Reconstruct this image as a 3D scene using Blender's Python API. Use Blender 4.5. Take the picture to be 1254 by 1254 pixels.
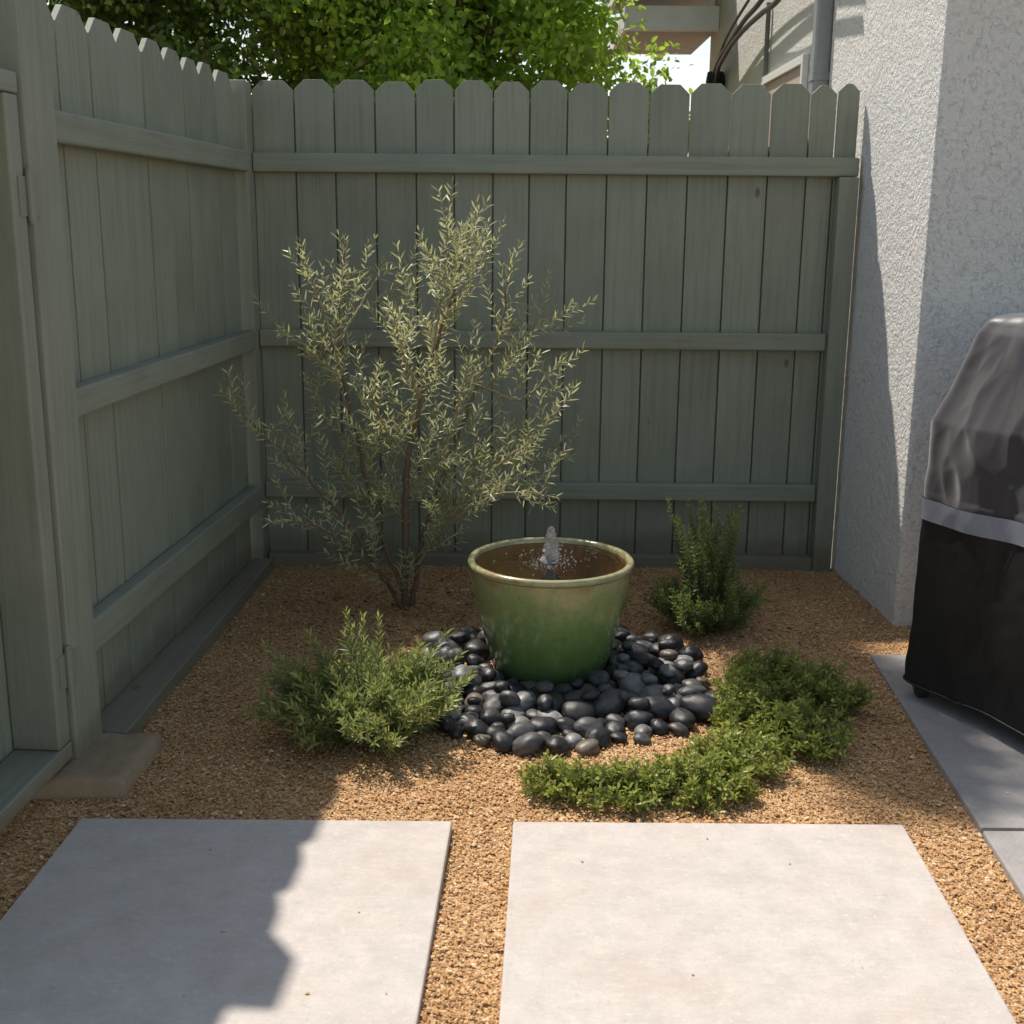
import bpy, math, random
import numpy as np
from mathutils import Vector, Matrix, noise as mnoise
random.seed(7); rng = np.random.default_rng(11)
for o in list(bpy.data.objects): bpy.data.objects.remove(o)
scn = bpy.context.scene
COL = scn.collection
R = math.radians

# ------------------------------------------------------------------ camera
pitch, roll, yaw = .2365, .009, .0023
F = np.array([math.sin(yaw)*math.cos(pitch), math.cos(yaw)*math.cos(pitch), -math.sin(pitch)])
r0 = np.array([math.cos(yaw), -math.sin(yaw), 0]); u0 = np.cross(r0, F)
Rt = r0*math.cos(roll)+u0*math.sin(roll); Up = -r0*math.sin(roll)+u0*math.cos(roll)
cd = bpy.data.cameras.new('camera'); cam = bpy.data.objects.new('camera', cd); COL.objects.link(cam)
M = Matrix.Identity(4)
for i in range(3):
    M[i][0] = Rt[i]; M[i][1] = Up[i]; M[i][2] = -F[i]
M[2][3] = 1.3305
cam.matrix_world = M
cd.sensor_width = 36; cd.lens = 1473.8/1254*36; cd.clip_start = .05; cd.clip_end = 400
cd.dof.use_dof = True; cd.dof.focus_distance = 3.5; cd.dof.aperture_fstop = 9
scn.camera = cam

# ------------------------------------------------------------------ light
SUN = Vector((-.36, .50, 1.0)).normalized()
world = bpy.data.worlds.new('World'); scn.world = world; world.use_nodes = True
nt = world.node_tree; nt.nodes.clear()
sky = nt.nodes.new('ShaderNodeTexSky'); sky.sky_type = 'NISHITA'; sky.sun_disc = False
sky.sun_elevation = math.asin(SUN.z); sky.sun_rotation = math.atan2(SUN.x, SUN.y) % (2*math.pi)
sky.air_density = 1.0; sky.dust_density = .6; sky.ozone_density = 1.6
bg = nt.nodes.new('ShaderNodeBackground'); bg.inputs['Strength'].default_value = .15
ow = nt.nodes.new('ShaderNodeOutputWorld')
wm = nt.nodes.new('ShaderNodeMix'); wm.data_type = 'RGBA'; wm.blend_type = 'MULTIPLY'; wm.inputs[0].default_value = 1; wm.inputs[7].default_value = (1.0, .85, .68, 1)
nt.links.new(sky.outputs[0], wm.inputs[6]); nt.links.new(wm.outputs[2], bg.inputs[0]); nt.links.new(bg.outputs[0], ow.inputs[0])
sl = bpy.data.lights.new('sun', 'SUN'); sl.energy = 3.5; sl.angle = R(.9); sl.color = (1, .93, .85)
so = bpy.data.objects.new('sun', sl); COL.objects.link(so); so.location = SUN*20
so.rotation_euler = SUN.to_track_quat('Z', 'Y').to_euler()
scn.view_settings.view_transform = 'Standard'; scn.view_settings.look = 'None'
scn.view_settings.exposure = 0.60; scn.view_settings.gamma = 1

# ------------------------------------------------------------------ helpers
def tag(o, label=None, cat=None, group=None, kind=None):
    if label: o['label'] = label
    if cat: o['category'] = cat
    if group: o['group'] = group
    if kind: o['kind'] = kind
    return o
def empty(name, loc=(0, 0, 0), rz=0):
    o = bpy.data.objects.new(name, None); COL.objects.link(o); o.location = loc; o.rotation_euler = (0, 0, rz)
    o.empty_display_size = .1
    return o
def link(name, me, mat, parent=None, bevel=0, smooth=False):
    o = bpy.data.objects.new(name, me); COL.objects.link(o)
    if mat is not None and not me.materials: me.materials.append(mat)
    if parent is not None: o.parent = parent
    if bevel:
        b = o.modifiers.new('bevel', 'BEVEL'); b.width = bevel; b.segments = 2; b.limit_method = 'ANGLE'; b.angle_limit = R(40)
    if smooth: me.polygons.foreach_set('use_smooth', np.ones(len(me.polygons), bool))
    return o
def tri_mesh(name, V, T, attrs=None):
    V = np.ascontiguousarray(V, np.float32); T = np.ascontiguousarray(T, np.int32)
    me = bpy.data.meshes.new(name)
    me.vertices.add(len(V)); me.vertices.foreach_set('co', V.ravel())
    me.loops.add(T.size); me.loops.foreach_set('vertex_index', T.ravel())
    me.polygons.add(len(T)); me.polygons.foreach_set('loop_start', np.arange(len(T), dtype=np.int32)*3)
    for k, a in (attrs or {}).items():
        at = me.attributes.new(k, 'FLOAT', 'POINT'); at.data.foreach_set('value', np.ascontiguousarray(a, np.float32))
    me.update(calc_edges=True); me.validate()
    return me
class MB:
    def __init__(s): s.v = []; s.f = []; s.r = []
    def add(s, vs, fs, r=0.5):
        b = len(s.v); s.v += [tuple(v) for v in vs]; s.r += [r]*len(vs)
        s.f += [tuple(b+i for i in f) for f in fs]
    def box(s, x0, x1, y0, y1, z0, z1, r=0.5, m=None):
        vs = [(x, y, z) for z in (z0, z1) for y in (y0, y1) for x in (x0, x1)]
        if m: vs = [m @ Vector(v) for v in vs]
        s.add(vs, [(0, 2, 3, 1), (4, 5, 7, 6), (0, 1, 5, 4), (2, 6, 7, 3), (0, 4, 6, 2), (1, 3, 7, 5)], r)
    def prism(s, poly, axis, a, b, r=0.5, m=None):
        # poly: 2D points; axis 'x': (y,z); 'y': (x,z); 'z': (x,y)
        def mk(p, t): return {'x': (t, p[0], p[1]), 'y': (p[0], t, p[1]), 'z': (p[0], p[1], t)}[axis]
        n = len(poly); vs = [mk(p, a) for p in poly]+[mk(p, b) for p in poly]
        if m: vs = [m @ Vector(v) for v in vs]
        fs = [tuple(range(n)), tuple(range(2*n-1, n-1, -1))]+[(i, i+n, (i+1) % n+n, (i+1) % n) for i in range(n)]
        s.add(vs, fs, r)
    def tube(s, pts, rad, n=6, r=0.5, cap=True):
        pts = [Vector(p) for p in pts]
        if not hasattr(rad, '__len__'): rad = [rad]*len(pts)
        b = len(s.v); prev = None
        for i, p in enumerate(pts):
            d = (pts[min(i+1, len(pts)-1)]-pts[max(i-1, 0)]).normalized()
            if prev is None: a = d.orthogonal().normalized()
            else: a = (prev-d*prev.dot(d)).normalized()
            prev = a; c = d.cross(a)
            for k in range(n):
                t = 2*math.pi*k/n; s.v.append(tuple(p+(a*math.cos(t)+c*math.sin(t))*rad[i])); s.r.append(r)
        for i in range(len(pts)-1):
            for k in range(n):
                s.f.append((b+i*n+k, b+i*n+(k+1) % n, b+(i+1)*n+(k+1) % n, b+(i+1)*n+k))
        if cap:
            s.f.append(tuple(b+k for k in range(n-1, -1, -1))); s.f.append(tuple(b+(len(pts)-1)*n+k for k in range(n)))
    def lathe(s, prof, n=64, r=0.5, center=(0, 0)):
        b = len(s.v)
        for (rr, z) in prof:
            for k in range(n):
                t = 2*math.pi*k/n; s.v.append((center[0]+rr*math.cos(t), center[1]+rr*math.sin(t), z)); s.r.append(r)
        for i in range(len(prof)-1):
            for k in range(n): s.f.append((b+i*n+k, b+i*n+(k+1) % n, b+(i+1)*n+(k+1) % n, b+(i+1)*n+k))
    def build(s, name, mat, parent=None, bevel=0, smooth=False):
        me = bpy.data.meshes.new(name); me.from_pydata(s.v, [], s.f)
        at = me.attributes.new('rnd', 'FLOAT', 'POINT'); at.data.foreach_set('value', np.array(s.r, np.float32))
        me.update()
        import bmesh
        bm = bmesh.new(); bm.from_mesh(me); bmesh.ops.recalc_face_normals(bm, faces=bm.faces); bm.to_mesh(me); bm.free()
        return link(name, me, mat, parent, bevel, smooth)

# ------------------------------------------------------------------ materials
def newmat(name):
    m = bpy.data.materials.new(name); m.use_nodes = True
    nt = m.node_tree; b = nt.nodes['Principled BSDF']
    def N(t, **k):
        n = nt.nodes.new(t)
        for a, v in k.items():
            if a in n.inputs: n.inputs[a].default_value = v
            else: setattr(n, a, v)
        return n
    L = lambda a, b_: nt.links.new(a, b_)
    return m, nt, b, N, L
def coords(N, L, scale=(1, 1, 1), kind='Object'):
    tc = N('ShaderNodeTexCoord'); mp = N('ShaderNodeMapping'); mp.inputs['Scale'].default_value = scale
    L(tc.outputs[kind], mp.inputs[0]); return mp.outputs[0]
def noise(N, L, vec, scale, detail=4, rough=.55, dist=0):
    n = N('ShaderNodeTexNoise'); n.inputs['Scale'].default_value = scale; n.inputs['Detail'].default_value = detail
    n.inputs['Roughness'].default_value = rough; n.inputs['Distortion'].default_value = dist
    L(vec, n.inputs['Vector']); return n.outputs['Fac']
def ramp(N, L, fac, stops):
    r = N('ShaderNodeValToRGB'); e = r.color_ramp.elements
    while len(e) < len(stops): e.new(.5)
    for i, (p, c) in enumerate(stops):
        e[i].position = p; e[i].color = (c, c, c, 1) if not hasattr(c, '__len__') else (*c, 1)
    L(fac, r.inputs[0]); return r.outputs[0]
def mix(N, L, a, b, fac, mode='MIX'):
    m = N('ShaderNodeMix'); m.data_type = 'RGBA'; m.blend_type = mode
    for s, v in ((m.inputs[6], a), (m.inputs[7], b), (m.inputs[0], fac)):
        if hasattr(v, 'links') or hasattr(v, 'is_linked'): L(v, s)
        elif hasattr(v, '__len__'): s.default_value = (*v, 1)
        else: s.default_value = v
    return m.outputs[2]
def bump(N, L, b, h, strength, dist=.01, prev=None):
    n = N('ShaderNodeBump'); n.inputs['Strength'].default_value = strength; n.inputs['Distance'].default_value = dist
    L(h, n.inputs['Height'])
    if prev: L(prev, n.inputs['Normal'])
    if b: L(n.outputs[0], b.inputs['Normal'])
    return n.outputs[0]
def attr(N, name='rnd'):
    a = N('ShaderNodeAttribute'); a.attribute_name = name; return a.outputs['Fac']
def math_(N, L, op, a, b):
    m = N('ShaderNodeMath'); m.operation = op
    for s, v in ((m.inputs[0], a), (m.inputs[1], b)):
        if isinstance(v, (int, float)): s.default_value = v
        else: L(v, s)
    return m.outputs[0]

def wood_paint(name, axis, wear=.25):
    m, nt, b, N, L = newmat(name)
    sc = {'x': (1.2, 30, 30), 'y': (30, 1.2, 30), 'z': (30, 30, 1.2)}[axis]
    tc = N('ShaderNodeTexCoord'); rn = attr(N)
    off = N('ShaderNodeVectorMath'); off.operation = 'ADD'
    cm = N('ShaderNodeCombineXYZ')
    for i in range(3): L(math_(N, L, 'MULTIPLY', rn, 37.0+9*i), cm.inputs[i])
    L(tc.outputs['Object'], off.inputs[0]); L(cm.outputs[0], off.inputs[1])
    mp = N('ShaderNodeMapping'); mp.inputs['Scale'].default_value = sc; L(off.outputs[0], mp.inputs[0]); v = mp.outputs[0]
    g = noise(N, L, v, 2.2, 6, .62, .6)
    g2 = noise(N, L, v, 9, 3, .5)
    big = noise(N, L, off.outputs[0], 3.0, 4, .6)
    base = mix(N, L, (.245, .262, .198), (.290, .306, .234), rn)
    c = mix(N, L, base, (.155, .162, .122), math_(N, L, 'MULTIPLY', ramp(N, L, g, [(.36, 1), (.54, 0)]), .38))
    c = mix(N, L, c, (.33, .335, .275), math_(N, L, 'MULTIPLY', ramp(N, L, big, [(.45, 0), (.72, 1)]), .5))
    c = mix(N, L, c, (.155, .15, .115), math_(N, L, 'MULTIPLY', ramp(N, L, noise(N, L, off.outputs[0], 1.1, 5, .65), [(.52, 0), (.8, 1)]), .55))
    # worn flecks of bare wood along the grain
    w = ramp(N, L, noise(N, L, v, 4.2, 5, .7), [(.66, 0), (.70, 1)])
    c = mix(N, L, c, (.33, .31, .255), math_(N, L, 'MULTIPLY', w, wear))
    kv = N('ShaderNodeTexVoronoi'); kv.inputs['Scale'].default_value = 1.0; km = N('ShaderNodeMapping'); km.inputs['Scale'].default_value = {'x': (2.6, 5, 5), 'y': (5, 2.6, 5), 'z': (5, 5, 2.6)}[axis]
    L(off.outputs[0], km.inputs[0]); L(km.outputs[0], kv.inputs['Vector'])
    kn = ramp(N, L, kv.outputs['Distance'], [(.035, 1), (.065, 0)])
    c = mix(N, L, c, (.085, .080, .055), math_(N, L, 'MULTIPLY', kn, .75))
    sz = N('ShaderNodeSeparateXYZ'); L(tc.outputs['Object'], sz.inputs[0])
    dz = math_(N, L, 'ADD', sz.outputs['Z'], math_(N, L, 'MULTIPLY', big, -.16))
    c = mix(N, L, c, (.17, .125, .075), math_(N, L, 'MULTIPLY', ramp(N, L, dz, [(-.03, 1), (.05, 0)]), .55))
    L(c, b.inputs['Base Color']); b.inputs['Roughness'].default_value = .72
    p = bump(N, L, None, g, .22, .003); bump(N, L, b, g2, .28, .0015, p)
    return m
WTH = wood_paint('weathered_wood_along', 'y', 1.6)
WZ, WX, WY = wood_paint('painted_wood_upright', 'z'), wood_paint('painted_wood_across', 'x', .5), wood_paint('painted_wood_along', 'y', .5)

def stucco(name, col, coarse=1.0):
    m, nt, b, N, L = newmat(name)
    v = coords(N, L); n1 = noise(N, L, v, 42, 4, .6, .3); n2 = noise(N, L, v, 140, 3, .6); n3 = noise(N, L, v, 1.6, 5, .6)
    vs = coords(N, L, (1, 1, .6)); fl = noise(N, L, vs, 48, 5, .62, .9)
    c = mix(N, L, col, tuple(x*.9 for x in col), n3)
    c = mix(N, L, c, tuple(x*.72 for x in col), math_(N, L, 'MULTIPLY', ramp(N, L, n2, [(.6, 0), (.75, 1)]), .35))
    L(c, b.inputs['Base Color']); b.inputs['Roughness'].default_value = .92
    pl = ramp(N, L, fl, [(.37, 0), (.43, .9), (.9, 1)])
    lump = noise(N, L, v, 62, 4, .62, .4)
    h = math_(N, L, 'ADD', math_(N, L, 'MULTIPLY', pl, .22*coarse), math_(N, L, 'MULTIPLY', lump, 1.1))
    h = math_(N, L, 'ADD', h, math_(N, L, 'MULTIPLY', noise(N, L, v, 16, 3, .5), .6))
    p = bump(N, L, None, h, 1.0, .010); bump(N, L, b, n2, .4, .0018, p)
    return m
STUC = stucco('rough_stucco', (.80, .775, .73))
STUC_FAR = stucco('distant_stucco', (.72, .70, .65), .8)

def simple(name, col, rough=.6, metal=0, nb=0, ns=40, var=.15):
    m, nt, b, N, L = newmat(name)
    v = coords(N, L); n = noise(N, L, v, ns, 5, .6)
    L(mix(N, L, tuple(x*(1-var) for x in col), tuple(min(1, x*(1+var)) for x in col), n), b.inputs['Base Color'])
    b.inputs['Roughness'].default_value = rough; b.inputs['Metallic'].default_value = metal
    if nb: bump(N, L, b, n, nb, .002)
    return m

def concrete(name, col, stain):
    m, nt, b, N, L = newmat(name)
    v = coords(N, L); big = noise(N, L, v, 3.0, 6, .6); mid = noise(N, L, v, 14, 6, .65); fine = noise(N, L, v, 190, 4, .7)
    br = noise(N, L, coords(N, L, (1, 4.5, 1)), 30, 5, .7, .3)
    c = mix(N, L, col, tuple(x*.80 for x in col), ramp(N, L, mid, [(.35, 0), (.72, 1)]))
    c = mix(N, L, c, stain, math_(N, L, 'MULTIPLY', ramp(N, L, big, [(.48, 0), (.78, 1)]), .55))
    c = mix(N, L, c, tuple(min(1, x*1.12) for x in col), math_(N, L, 'MULTIPLY', ramp(N, L, br, [(.5, 0), (.8, 1)]), .5))
    c = mix(N, L, c, tuple(x*.72 for x in col), math_(N, L, 'MULTIPLY', ramp(N, L, br, [(.28, 1), (.42, 0)]), .35))
    c = mix(N, L, c, tuple(x*.62 for x in col), math_(N, L, 'MULTIPLY', ramp(N, L, fine, [(.56, 0), (.70, 1)]), .6))
    spk = noise(N, L, v, 62, 4, .75)
    c = mix(N, L, c, tuple(x*.70 for x in col), math_(N, L, 'MULTIPLY', ramp(N, L, spk, [(.57, 0), (.68, 1)]), .55))
    c = mix(N, L, c, tuple(min(1, x*1.2) for x in col), math_(N, L, 'MULTIPLY', ramp(N, L, spk, [(.34, 1), (.42, 0)]), .5))
    vo = N('ShaderNodeTexVoronoi'); vo.inputs['Scale'].default_value = 11; L(v, vo.inputs['Vector'])
    gate = ramp(N, L, noise(N, L, v, 5.5, 1, .5), [(.62, 0), (.64, 1)])
    pit = math_(N, L, 'MULTIPLY', ramp(N, L, vo.outputs['Distance'], [(.025, 1), (.055, 0)]), gate)
    c = mix(N, L, c, (.16, .14, .12), math_(N, L, 'MULTIPLY', pit, .8))
    L(c, b.inputs['Base Color']); b.inputs['Roughness'].default_value = .85
    p = bump(N, L, None, fine, .22, .0012); p = bump(N, L, None, br, .25, .002, p); bump(N, L, b, pit, -.6, .003, p)
    return m
PAVE = concrete('cast_concrete', (.56, .505, .455), (.48, .385, .31))
PATIO = concrete('patio_concrete', (.36, .335, .315), (.30, .27, .245))
STONE = concrete('footing_stone', (.33, .24, .15), (.18, .12, .07))

def gravel_mat(name, use_rnd):
    m, nt, b, N, L = newmat(name)
    v = coords(N, L, kind='Object'); big = noise(N, L, v, 3.2, 5, .6)
    stops = [(0, (.27, .13, .045)), (.25, (.46, .25, .10)), (.5, (.60, .36, .16)), (.8, (.70, .46, .23)), (1, (.84, .66, .44))]
    if use_rnd: fac = attr(N)
    else:
        vo = N('ShaderNodeTexVoronoi'); vo.inputs['Scale'].default_value = 150; L(v, vo.inputs['Vector'])
        sx = N('ShaderNodeSeparateColor'); L(vo.outputs['Color'], sx.inputs[0]); fac = sx.outputs[0]
        bump(N, L, b, vo.outputs['Distance'], 1.0, .006)
    c = ramp(N, L, fac, stops)
    c = mix(N, L, c, (.84, .77, .70), math_(N, L, 'MULTIPLY', ramp(N, L, big, [(.35, 1), (.7, 0)]), .8), 'MULTIPLY')
    L(c, b.inputs['Base Color']); b.inputs['Roughness'].default_value = .85
    return m
GRAVC, GRAVB = gravel_mat('gravel_chips', True), gravel_mat('gravel_base', False)
SOIL = simple('dry_soil', (.20, .135, .08), .95, nb=.8, ns=18, var=.3)

def leaf_mat(name, young, old, trans=.3, back=None, rough=.45):
    m, nt, b, N, L = newmat(name)
    rn, age = attr(N), attr(N, 'age')
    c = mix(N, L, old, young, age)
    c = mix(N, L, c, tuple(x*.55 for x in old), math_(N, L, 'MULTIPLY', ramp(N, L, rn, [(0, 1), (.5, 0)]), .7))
    c = mix(N, L, c, (.22, .15, .07), ramp(N, L, rn, [(.945, 0), (.96, .9)]))
    if back:
        g = N('ShaderNodeNewGeometry'); c = mix(N, L, c, back, math_(N, L, 'MULTIPLY', g.outputs['Backfacing'], .6))
    L(c, b.inputs['Base Color']); b.inputs['Roughness'].default_value = rough
    t = N('ShaderNodeBsdfTranslucent'); L(mix(N, L, c, (1.0, .95, .30), .9, 'MULTIPLY'), t.inputs[0])
    # brighter transmitted tone
    tt = mix(N, L, c, tuple(min(1, x*1.9) for x in young), .55); L(tt, t.inputs[0])
    ms = N('ShaderNodeMixShader'); ms.inputs[0].default_value = trans
    L(b.outputs[0], ms.inputs[1]); L(t.outputs[0], ms.inputs[2])
    L(ms.outputs[0], nt.nodes['Material Output'].inputs[0])
    return m
BARK = simple('brown_bark', (.17, .115, .075), .85, nb=.6, ns=60, var=.35)
TWIG = simple('twig_bark', (.34, .27, .16), .7, ns=60, var=.3)
GTWIG = simple('green_twig', (.17, .17, .07), .7, ns=60, var=.3)

# ------------------------------------------------------------------ vectorised leaves
def nrm(a): return a/np.maximum(np.linalg.norm(a, axis=-1, keepdims=True), 1e-9)
def leaf_arrays(P, D, Ln, Wd, fold=.18, curl=.12, detail=True, side=None):
    n = len(P); D = nrm(D)
    if side is None: side = rng.normal(size=(n, 3))
    S = nrm(np.cross(D, side)); Nn = nrm(np.cross(S, D)); Nn *= np.where(Nn[:, 2:3] < 0, -1, 1)
    Ln = Ln[:, None]; Wd = Wd[:, None]
    if detail:
        c1 = P+D*Ln*.33+Nn*curl*Ln*.3; c2 = P+D*Ln*.7+Nn*curl*Ln*.25
        V = np.stack([P, c1-S*Wd*.5+Nn*fold*Wd, c1, c1+S*Wd*.5+Nn*fold*Wd, c2-S*Wd*.42+Nn*fold*Wd, c2, c2+S*Wd*.42+Nn*fold*Wd, P+D*Ln], 1)
        T = np.array([(0, 2, 1), (0, 3, 2), (1, 2, 5), (1, 5, 4), (2, 3, 6), (2, 6, 5), (4, 5, 7), (5, 6, 7)])
    else:
        c = P+D*Ln*.5-Nn*curl*Ln
        V = np.stack([P, c-S*Wd*.5+Nn*fold*Wd, c, c+S*Wd*.5+Nn*fold*Wd, P+D*Ln], 1)
        T = np.array([(0, 2, 1), (0, 3, 2), (1, 2, 4), (2, 3, 4)])
    k = V.shape[1]; Tt = (T[None]+np.arange(n)[:, None, None]*k).reshape(-1, 3)
    return V.reshape(-1, 3), Tt, k
def leaf_object(name, P, D, Ln, Wd, rn, age, mat, parent, **kw):
    V, T, k = leaf_arrays(P, D, Ln, Wd, **kw)
    me = tri_mesh(name, V, T, {'rnd': np.repeat(rn, k), 'age': np.repeat(age, k)})
    return link(name, me, mat, parent)
def smooth_path(pts, n):
    pts = np.array(pts, float); m = len(pts)
    if m == 2: t = np.linspace(0, 1, n)[:, None]; return pts[0]*(1-t)+pts[1]*t
    P = np.vstack([2*pts[0]-pts[1], pts, 2*pts[-1]-pts[-2]]); out = []
    for t in np.linspace(0, m-1-1e-6, n):
        i = int(t); f = t-i; a, b, c, d = P[i:i+4]
        out.append(.5*((2*b)+(-a+c)*f+(2*a-5*b+4*c-d)*f*f+(-a+3*b-3*c+d)*f**3))
    return np.array(out)
def stem_leaves(path, spacing, t0, Lr, W, up=.75, pair=True, acc=None, agepow=1.5, ageb=0):
    """leaves in pairs along a path, longer in the middle"""
    seg = np.linalg.norm(np.diff(path, axis=0), axis=1); cum = np.r_[0, np.cumsum(seg)]; tot = cum[-1]
    s = tot*t0; ang = random.random()*6.28
    while s < tot:
        i = min(np.searchsorted(cum, s, 'right')-1, len(seg)-1); f = (s-cum[i])/max(seg[i], 1e-6)
        p = path[i]*(1-f)+path[i+1]*f; d = (path[i+1]-path[i])/max(seg[i], 1e-6)
        a = np.cross(d, [.13, .2, 1.0]); a /= max(np.linalg.norm(a), 1e-6); c = np.cross(d, a)
        for q in range(2 if pair else 1):
            th = ang+q*math.pi+random.uniform(-.4, .4); o = a*math.cos(th)+c*math.sin(th)
            fr = s/tot; k = up*(.8+.9*fr**3)
            acc['P'].append(p); acc['D'].append(o+d*k+np.array([0, 0, random.uniform(-.1, .25)]))
            acc['L'].append(random.uniform(*Lr)*(1.0 if fr < .8 else .8)); acc['W'].append(W*random.uniform(.8, 1.2))
            acc['A'].append(min(1, max(0, ageb+(1-ageb)*fr**agepow*random.uniform(.6, 1.1))))
        ang += 1.57+random.uniform(-.3, .3); s += spacing*random.uniform(.75, 1.25)
def acc_new(): return dict(P=[], D=[], L=[], W=[], A=[])
def acc_build(acc, name, mat, parent, **kw):
    n = len(acc['P'])
    return leaf_object(name, np.array(acc['P']), np.array(acc['D']), np.array(acc['L']), np.array(acc['W']), rng.random(n), np.array(acc['A']), mat, parent, **kw)

# ================================================================== SETTING
gb = MB(); gb.add([(-60, -60, -.04), (60, -60, -.04), (60, 60, -.04), (-60, 60, -.04)], [(0, 1, 2, 3)])
tag(gb.build('ground', SOIL), kind='structure')
# gravel bed sheet with gentle undulation
def bedz(x, y): return .0035*math.sin(x*5.1+y*2.3)+.003*math.sin(y*7.3-x*3.1)
nx, ny = 60, 90; xs = np.linspace(-1.9, 1.9, nx); ys = np.linspace(.6, 4.7, ny)
V = [(x, y, bedz(x, y)-.002) for y in ys for x in xs]; Fc = [(j*nx+i, j*nx+i+1, (j+1)*nx+i+1, (j+1)*nx+i) for j in range(ny-1) for i in range(nx-1)]
g = MB(); g.add(V, Fc); tag(g.build('gravel_bed', GRAVB, smooth=True), kind='structure')

PAVERS = [(-.9595, -.1235), (.0147, .8949)]; sP, YP = .0357, 2.4775
def on_slab(x, y):
    s = np.zeros(len(x), bool); o = sP*(y-YP)
    for a, b in PAVERS: s |= (x > a+o-.001) & (x < b+o+.001) & (y < YP+.001) & (y > 1.53)
    xe = 1.143+(y-3.59)*(1.143-1.049)/(3.59-2.184)
    s |= (x > xe-.001) & (y < 3.592)
    return s
# chips
n = 215000
x = rng.uniform(-1.30, 1.5, n); y = rng.uniform(1.55, 4.62, n)
xf = -.9475+.0606*(y-4.6)
keep = ~on_slab(x, y) & (x > xf-.25)
stray = on_slab(x, y) & (rng.random(n) < .0004)
x, y = np.r_[x[keep], x[stray]], np.r_[y[keep], y[stray]]; ns_ = int(stray.sum()); n = len(x)
z = .0035*np.sin(x*5.1+y*2.3)+.003*np.sin(y*7.3-x*3.1)+rng.uniform(-.0015, .0045, n)
z[n-ns_:] = .0175
a = rng.uniform(0, 6.283, n); L_ = rng.lognormal(math.log(.0032), .40, n).clip(.0018, .010); W_ = L_*rng.uniform(.4, .85, n); H_ = L_*rng.uniform(.3, .6, n)
tx = rng.normal(0, .28, n)
base = np.array([(-1, 0, 0), (1, 0, 0), (0, -1, 0), (0, 1, 0), (0, 0, -1), (0, 0, 1), (.55, .6, .55), (-.5, -.65, .6)])
base[6:] *= .95
T8 = np.array([(1, 6, 5), (6, 3, 5), (1, 3, 6), (3, 0, 5), (0, 7, 5), (0, 2, 7), (7, 2, 5), (2, 1, 5)])
B = base[None]+rng.normal(0, .13, (n, 8, 3)); B = B*np.stack([L_, W_, H_], 1)[:, None]
B[:, :, 2] += B[:, :, 0]*tx[:, None]
ca, sa = np.cos(a)[:, None], np.sin(a)[:, None]
X = B[:, :, 0]*ca-B[:, :, 1]*sa+x[:, None]; Y_ = B[:, :, 0]*sa+B[:, :, 1]*ca+y[:, None]; Z = B[:, :, 2]+z[:, None]
V = np.stack([X, Y_, Z], 2).reshape(-1, 3); T = (T8[None]+np.arange(n)[:, None, None]*8).reshape(-1, 3)
me = tri_mesh('gravel', V, T, {'rnd': np.repeat(np.clip(rng.normal(.5, .24, n), 0, 1), 8)})
tag(link('gravel', me, GRAVC), 'loose tan gravel chips covering the planting bed and the gaps round the slabs', 'gravel', kind='stuff')

def slab(poly, z1, name, mat, label, cat, group):
    m = MB(); m.prism(poly, 'z', -.035, z1); o = m.build(name, mat, bevel=.004)
    return tag(o, label, cat, group)
for i, (a_, b_) in enumerate(PAVERS):
    e = sP*(1.55-YP)
    slab([(a_, YP), (b_, YP), (b_+e, 1.55), (a_+e, 1.55)], .016, 'paving_slab', PAVE,
         ['large square concrete slab nearest the gate, half in shade with a scalloped shadow edge', 'large square concrete slab in full sun, nearer the covered grill'][i], 'paving slab', 'large square slabs set in the gravel')
slab([(1.143, 3.59), (4, 3.62), (4, 2.47), (1.069, 2.468)], .014, 'patio_slab', PATIO, 'grey patio concrete panel the covered grill stands on', 'patio slab', 'patio slabs along the house')
slab([(1.067, 2.456), (4, 2.458), (4, .9), (.965, .9)], .014, 'patio_slab', PATIO, 'pale patio concrete panel in front of the joint, at the right picture edge', 'patio slab', 'patio slabs along the house')

# ================================================================== FENCES
def picket_poly(a, b, z0, z1, ear=.038):
    w = b-a; e = min(ear, w*.36)
    return [(a, z0), (b, z0), (b, z1-e*.95), (b-e, z1), (a+e, z1), (a, z1-e*.95)]
def knots(): pass
# back fence
bf = tag(empty('wooden_fence', (0, 4.6, 0)), 'grey green dog-eared picket fence running across the back of the bed', 'fence')
edges = [-.952, -.797, -.651, -.503, -.354, -.214, -.071, .063, .2, .349, .498, .647, .796, .942, 1.085, 1.183, 1.265]
m = MB()
for i in range(len(edges)-1):
    a_, b_ = edges[i]*1.008+.0029, edges[i+1]*1.008-.0029
    dy = random.uniform(-.0025, .0025); z1 = 1.83+random.uniform(-.006, .006)
    m.prism(picket_poly(a_, b_, .012, z1, .036), 'y', .046+dy, .062+dy, random.random())
    if i < len(edges)-2: m.box(b_-.018, b_+.022, .0655, .078, .012, 1.77 if i < 8 else random.uniform(1.50, 1.66), .1)  # strip added behind each gap to stop light leaking between pickets
m.box(-1.03, -.93, .0655, .078, .012, 1.77, .1); m.build('picket_panel', WZ, bf, bevel=.0015)  # corner box added behind the post to close a light leak
for z0, z1, xe in ((1.503, 1.571, 1.277), (.862, .927, 1.20), (.272, .338, 1.20)):
    q = MB(); q.box(-.956, xe, 0, .044, z0, z1, random.random()); q.build('rail', WX, bf, bevel=.006)
q = MB(); q.box(-.95, 1.20, -.012, .044, -.02, .047, .3); q.build('kickboard', WX, bf, bevel=.003)
q = MB(); q.box(-1.03, -.958, -.07, .0445, -.03, 1.815, .7); q.build('post', WZ, bf, bevel=.004)
q = MB(); q.box(1.202, 1.274, -.022, .0445, -.03, 1.501, .35); q.build('post', WZ, bf, bevel=.004)
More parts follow.
